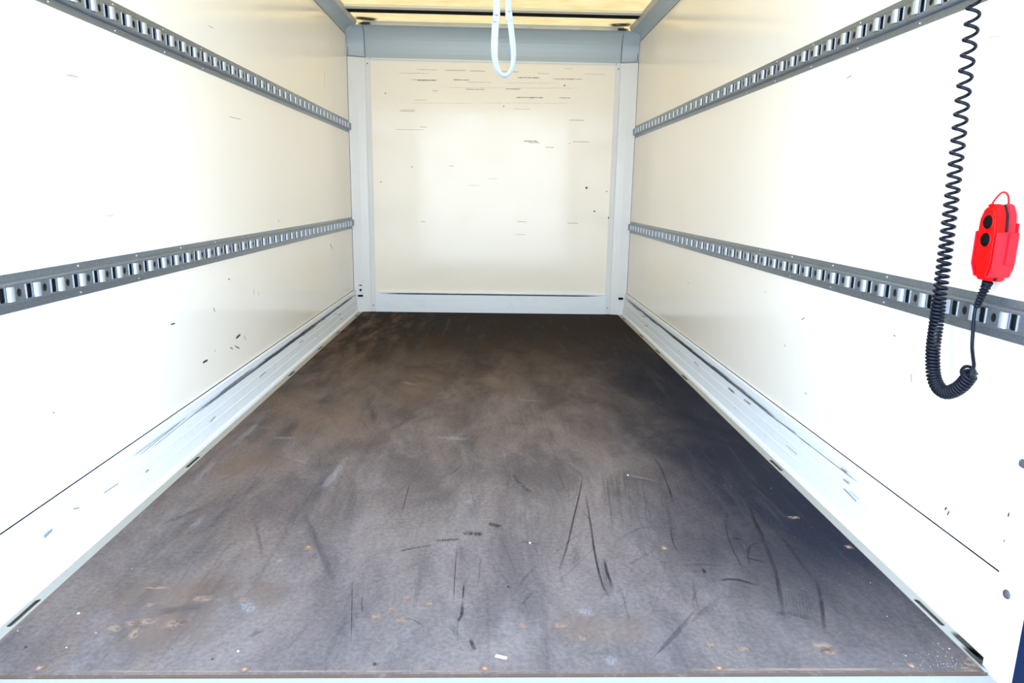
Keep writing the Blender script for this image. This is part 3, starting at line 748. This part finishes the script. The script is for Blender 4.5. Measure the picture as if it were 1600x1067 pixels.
ribbons('ochre_haze', [(z4([(-150, 470), (500, 480)]), .16), (z4([(-80, 620), (420, 590)]), .20), (z4([(200, 420), (700, 500)]), .14), (z5([(380, 740), (900, 760)]), .14), (z2([(200, 420), (520, 360)]), .3), (z2([(430, 540), (700, 420)]), .35), (z2([(80, 700), (420, 610)]), .2), (z2([(860, 420), (1000, 250)]), .25), (z2([(1180, 330), (1330, 300)]), .3)], HAZE, floor, 2, .0003)
ribbons('dirt_patches', [(fl([(1498, 1030), (1540, 1042)]), .05), (fl([(1480, 1046), (1536, 1046)]), .02), (fl([(1010, 1047), (1500, 1046)]), .012), (fl([(-80, 1050), (1000, 1049)]), .010)], MUD, floor, 2, .0009)
ribbons('corner_dirt', [([Vector((1.006, -4.04, 0)), Vector((1.006, -4.12, 0))], .03), ([Vector((1.010, -3.99, 0)), Vector((1.012, -4.10, 0))], .02)], DIRT, D.objects['trim_4'], 2, .0020)
# nail heads with rust rings, crumbs and a paper scrap
nm = disc_mesh('nail_head', .0055, .0012, (0, 0, 1), 12); nm.materials.append(paint_mat('rusty_nail', (.33, .22, .16), .6, (.6, .5, .42), .7, 60))
rg_ = []
for u, v in [(61, 1044), (382, 1046), (757.5, 1044.5), (1123.5, 1044), (1424.5, 1040.5), (1038, 857), (482, 855), (1326, 855)]:
    p = at(u, v, 2, 0); o = link('nail_head', nm, None, floor); o.location = (p.x, p.y, 0)
    rg_.append(([p - Vector((.012, 0, 0)), p + Vector((.012, 0, 0))], .026))
ribbons('rust_rings', rg_, RUST, floor, 2, .0010)
scrap = box('paper_scrap', (-.012, -.004, 0), (.012, .004, .0007), mat('white_paper', (.85, .85, .82), .7))
scrap.location = at(783, 1026.5, 2, .0012); scrap.rotation_euler = (.0, 0, -.35)
tag(scrap, 'small white paper scrap lying near the front edge of the floor', 'scrap')
cr = mat('pale_crumb', (.5, .42, .34), .7); dk_ = mat('dark_crumb', (.03, .03, .03), .7)
def crumb(x, y, r, m, seed):
    rnd = random.Random(seed); bm = bmesh.new(); bmesh.ops.create_icosphere(bm, subdivisions=1, radius=r)
    for v in bm.verts: v.co *= rnd.uniform(.7, 1.2); v.co.z *= .6
    me = D.meshes.new('crumb'); bm.to_mesh(me); bm.free(); return me, (x, y, r * .45)
def crumbs(name, lst, m):
    V = []; Fc = []
    for i, (x, y, r) in enumerate(lst):
        me, c = crumb(x, y, r, m, i); b = len(V)
        V += [tuple(v.co + Vector(c)) for v in me.vertices]; Fc += [[j + b for j in p.vertices] for p in me.polygons]; D.meshes.remove(me)
    return stuff(pyd(name, V, Fc, m, floor))
rnd = random.Random(3); lst = []
for u, v, r in [(122.5, 959.5, .0040), (104, 1012, .002), (27.5, 986, .0018), (150, 989, .0015), (206, 889, .0014), (372, 1018, .003), (1483, 1014, .0022), (1466, 1006, .0018), (1415, 1025, .0018), (1360, 911, .0015), (1205, 763, .0014), (981, 743, .0045), (828, 849, .004), (1386, 963, .0014)]:
    p = at(u, v, 2, 0); lst.append((p.x, p.y, r))
for k in range(220):
    lst.append((rnd.uniform(-.97, .97), -4.1 + abs(rnd.gauss(0, 1.1)), rnd.uniform(.0005, .0009)))
for k in range(60): lst.append((.96 - abs(rnd.gauss(0, .05)), -4.11 + abs(rnd.gauss(0, .03)), rnd.uniform(.0005, .0010)))
lst = [q for q in lst if q[1] < -.05]
crumbs('grit', lst, cr)
ds = []
for u, v, r in [(585, 1038.5, .0042), (332, 1030, .0026), (40, 1012, .0035), (795, 917, .002), (1291, 928, .003), (870, 860, .0018), (1110, 888, .002)]:
    p = at(u, v, 2, 0); ds.append((p.x, p.y, r))
for k in range(40): ds.append((rnd.uniform(-.95, .95), rnd.uniform(-4.1, -1), rnd.uniform(.0008, .0016)))
crumbs('dark_grit', ds, dk_)

# ------------------------------------------------------------------ wear on the walls and kick plates
def bk(pts, y=.045): return [at(560 + a / 3.81, 90 + b / 3.81, 1, y) for a, b in pts]
S = []
for x0, x1, y, w in [(340, 480, 71, .004), (510, 650, 75, .006), (660, 760, 79, .006), (230, 430, 92, .003), (300, 480, 131, .004), (340, 470, 135, .008), (560, 670, 132, .009), (640, 800, 146, .003), (630, 760, 188, .007),
                     (840, 960, 83, .006), (1060, 1140, 94, .004), (940, 1090, 119, .010), (1150, 1340, 127, .008), (1220, 1280, 66, .003), (1340, 1480, 98, .003), (870, 970, 186, .009), (930, 1110, 237, .010), (1190, 1270, 239, .008), (440, 475, 197, .006),
                     (330, 410, 252, .004), (240, 340, 318, .006), (250, 350, 310, .003), (365, 410, 412, .006), (210, 400, 428, .004), (920, 1030, 306, .003), (1250, 1350, 372, .006), (980, 1070, 496, .012), (1010, 1080, 505, .008), (1270, 1380, 500, .006),
                     (1110, 1165, 533, .007), (860, 1200, 150, .002), (500, 900, 178, .002), (900, 1330, 180, .002), (650, 730, 760, .003), (940, 1005, 976, .006), (1240, 1310, 985, .006), (370, 400, 975, .007), (930, 1000, 1052, .004), (540, 570, 645, .006), (770, 830, 720, .003), (300, 700, 270, .002), (700, 1300, 270, .002)]:
    S.append((bk([(x0, y), (x1, y + 2)]), w))
ribbons('scratch_marks', S, SCR, bw, 1, -.0006)
S = [(bk([(x - r, y), (x + r, y)]), r * .0024) for x, y, r in [(1227, 167, 5), (160, 213, 4), (1358, 775, 8), (1492, 953, 8), (1405, 915, 6), (133, 740, 4), (865, 290, 4), (318, 650, 4), (1478, 797, 4), (1258, 512, 3)]]
ribbons('chip_marks', S, CHIP, bw, 1, -.0007)
ribbons('metal_wear', [([Vector((-.888, .035, .142)), Vector((-.3, .035, .1425)), Vector((.3, .035, .142)), Vector((.888, .035, .1425))], .014),
                       ([Vector((-.888, .035, .1425)), Vector((.888, .035, .142))], .012)], BLUEM, kb, 1, -.0012)
for s, side in ((-1, 'left'), (1, 'right')):
    def wl(pts): return [at(u, v, 0, s * HW) for u, v in pts]
    if s < 0:
        S = [([(366, 540), (375, 545)], .006), ([(381, 524), (384, 532)], .004), ([(368, 529), (376, 522)], .012), ([(359, 542), (364, 546)], .006), ([(335, 547), (336, 549)], .006), ([(266, 507), (274, 505)], .006), ([(333, 480), (336, 488)], .006), ([(356, 435), (359, 437)], .006), ([(316, 567), (325, 562)], .010),
             ([(515, 380), (520, 390)], .006), ([(434, 342), (436, 348)], .005), ([(396, 450), (397, 462)], .004), ([(403, 455), (404, 462)], .003), ([(82, 643), (85, 646)], .004), ([(163, 337), (180, 337)], .002), ([(100, 116), (126, 121)], .002), ([(324, 39), (334, 45)], .002), ([(356, 182), (378, 187)], .002), ([(508, 105), (506, 142)], .004)]
    else:
        S = [([(1480, 792), (1476, 797)], .006), ([(1484, 797), (1480, 806)], .005), ([(1578, 800), (1575, 808)], .006), ([(1570, 842), (1569, 848)], .004), ([(1423, 580), (1425, 600)], .003), ([(1396, 523), (1400, 526)], .004), ([(1075, 440), (1076, 444)], .004), ([(1226, 538), (1227, 542)], .005), ([(1252, 500), (1258, 496)], .004), ([(1195, 455), (1196, 458)], .004),
             ([(1258, 613), (1260, 617)], .005), ([(1322, 123), (1332, 117)], .003), ([(1540, 60), (1570, 55)], .001)]
    ribbons('scratch_marks', [(wl(p), w) for p, w in S], CHIP, walls[side], 0, -s * .0006)
    # worn band along the kick plate groove, and knocks below it
    rnd = random.Random(5 + s); S = []
    S.append(([Vector((s * 1.0368, y, .139)) for y in (-.02, -.8, -1.6, -2.4)], .020))
    S.append(([Vector((s * 1.0368, y, .136)) for y in (-1.2, -2.2, -3.0)], .016))
    for k in range(26):
        y = -.3 - rnd.random() * 2.9; l_ = rnd.uniform(.1, .45); S.append(([Vector((s * 1.0368, y, .133 + rnd.uniform(-.006, .015))), Vector((s * 1.0368, y - l_, .133 + rnd.uniform(-.006, .015)))], rnd.uniform(.002, .008)))
    ribbons('metal_wear', S, BLUEM, walls['kick_' + side], 0, -s * .0042)
    S = []
    for k in range(9):
        y = -.4 - rnd.random() * 3.4; l_ = rnd.uniform(.02, .12); z = rnd.uniform(.04, .12); S.append(([Vector((s * 1.034, y, z)), Vector((s * 1.034, y - l_, z + rnd.uniform(-.01, .01)))], rnd.uniform(.002, .006)))
    kx = [([(283, 738), (294, 730)], .010), ([(95, 888), (112, 872)], .012), ([(63, 840), (78, 826)], .012), ([(325, 660), (334, 650)], .006), ([(224, 738), (229, 733)], .008)] if s < 0 else []
    for p, w in kx: S.append(([at(u, v, 0, s * 1.03) for u, v in p], w))
    ribbons('knock_marks', S, BLUEM, walls['kick_' + side], 0, -s * .0075)
    if s > 0:
        ribbons('rust_chips', [([at(u - 6, v - 5, 0, 1.034), at(u + 7, v + 5, 0, 1.034)], w) for u, v, w in [(1145, 610, .014), (1170, 628, .010), (1322, 735, .012), (1326, 752, .010)]], RUST, walls['kick_right'], 0, -.008)
ribbons('roof_stains', [([Vector((-.95, CY - .005, 2.064)), Vector((-.86, CY - .005, 2.066))], .024), ([Vector((.95, CY - .005, 2.064)), Vector((.87, CY - .005, 2.066))], .024)], DIRT, cb, 1, -.0006)
for s in (-1, 1):
    ribbons('roof_stains', [([Vector((s * .975, -.14, 2.083)), Vector((s * .80, -.09, 2.083))], .13)], DIRT, ceiling, 2, -.003)
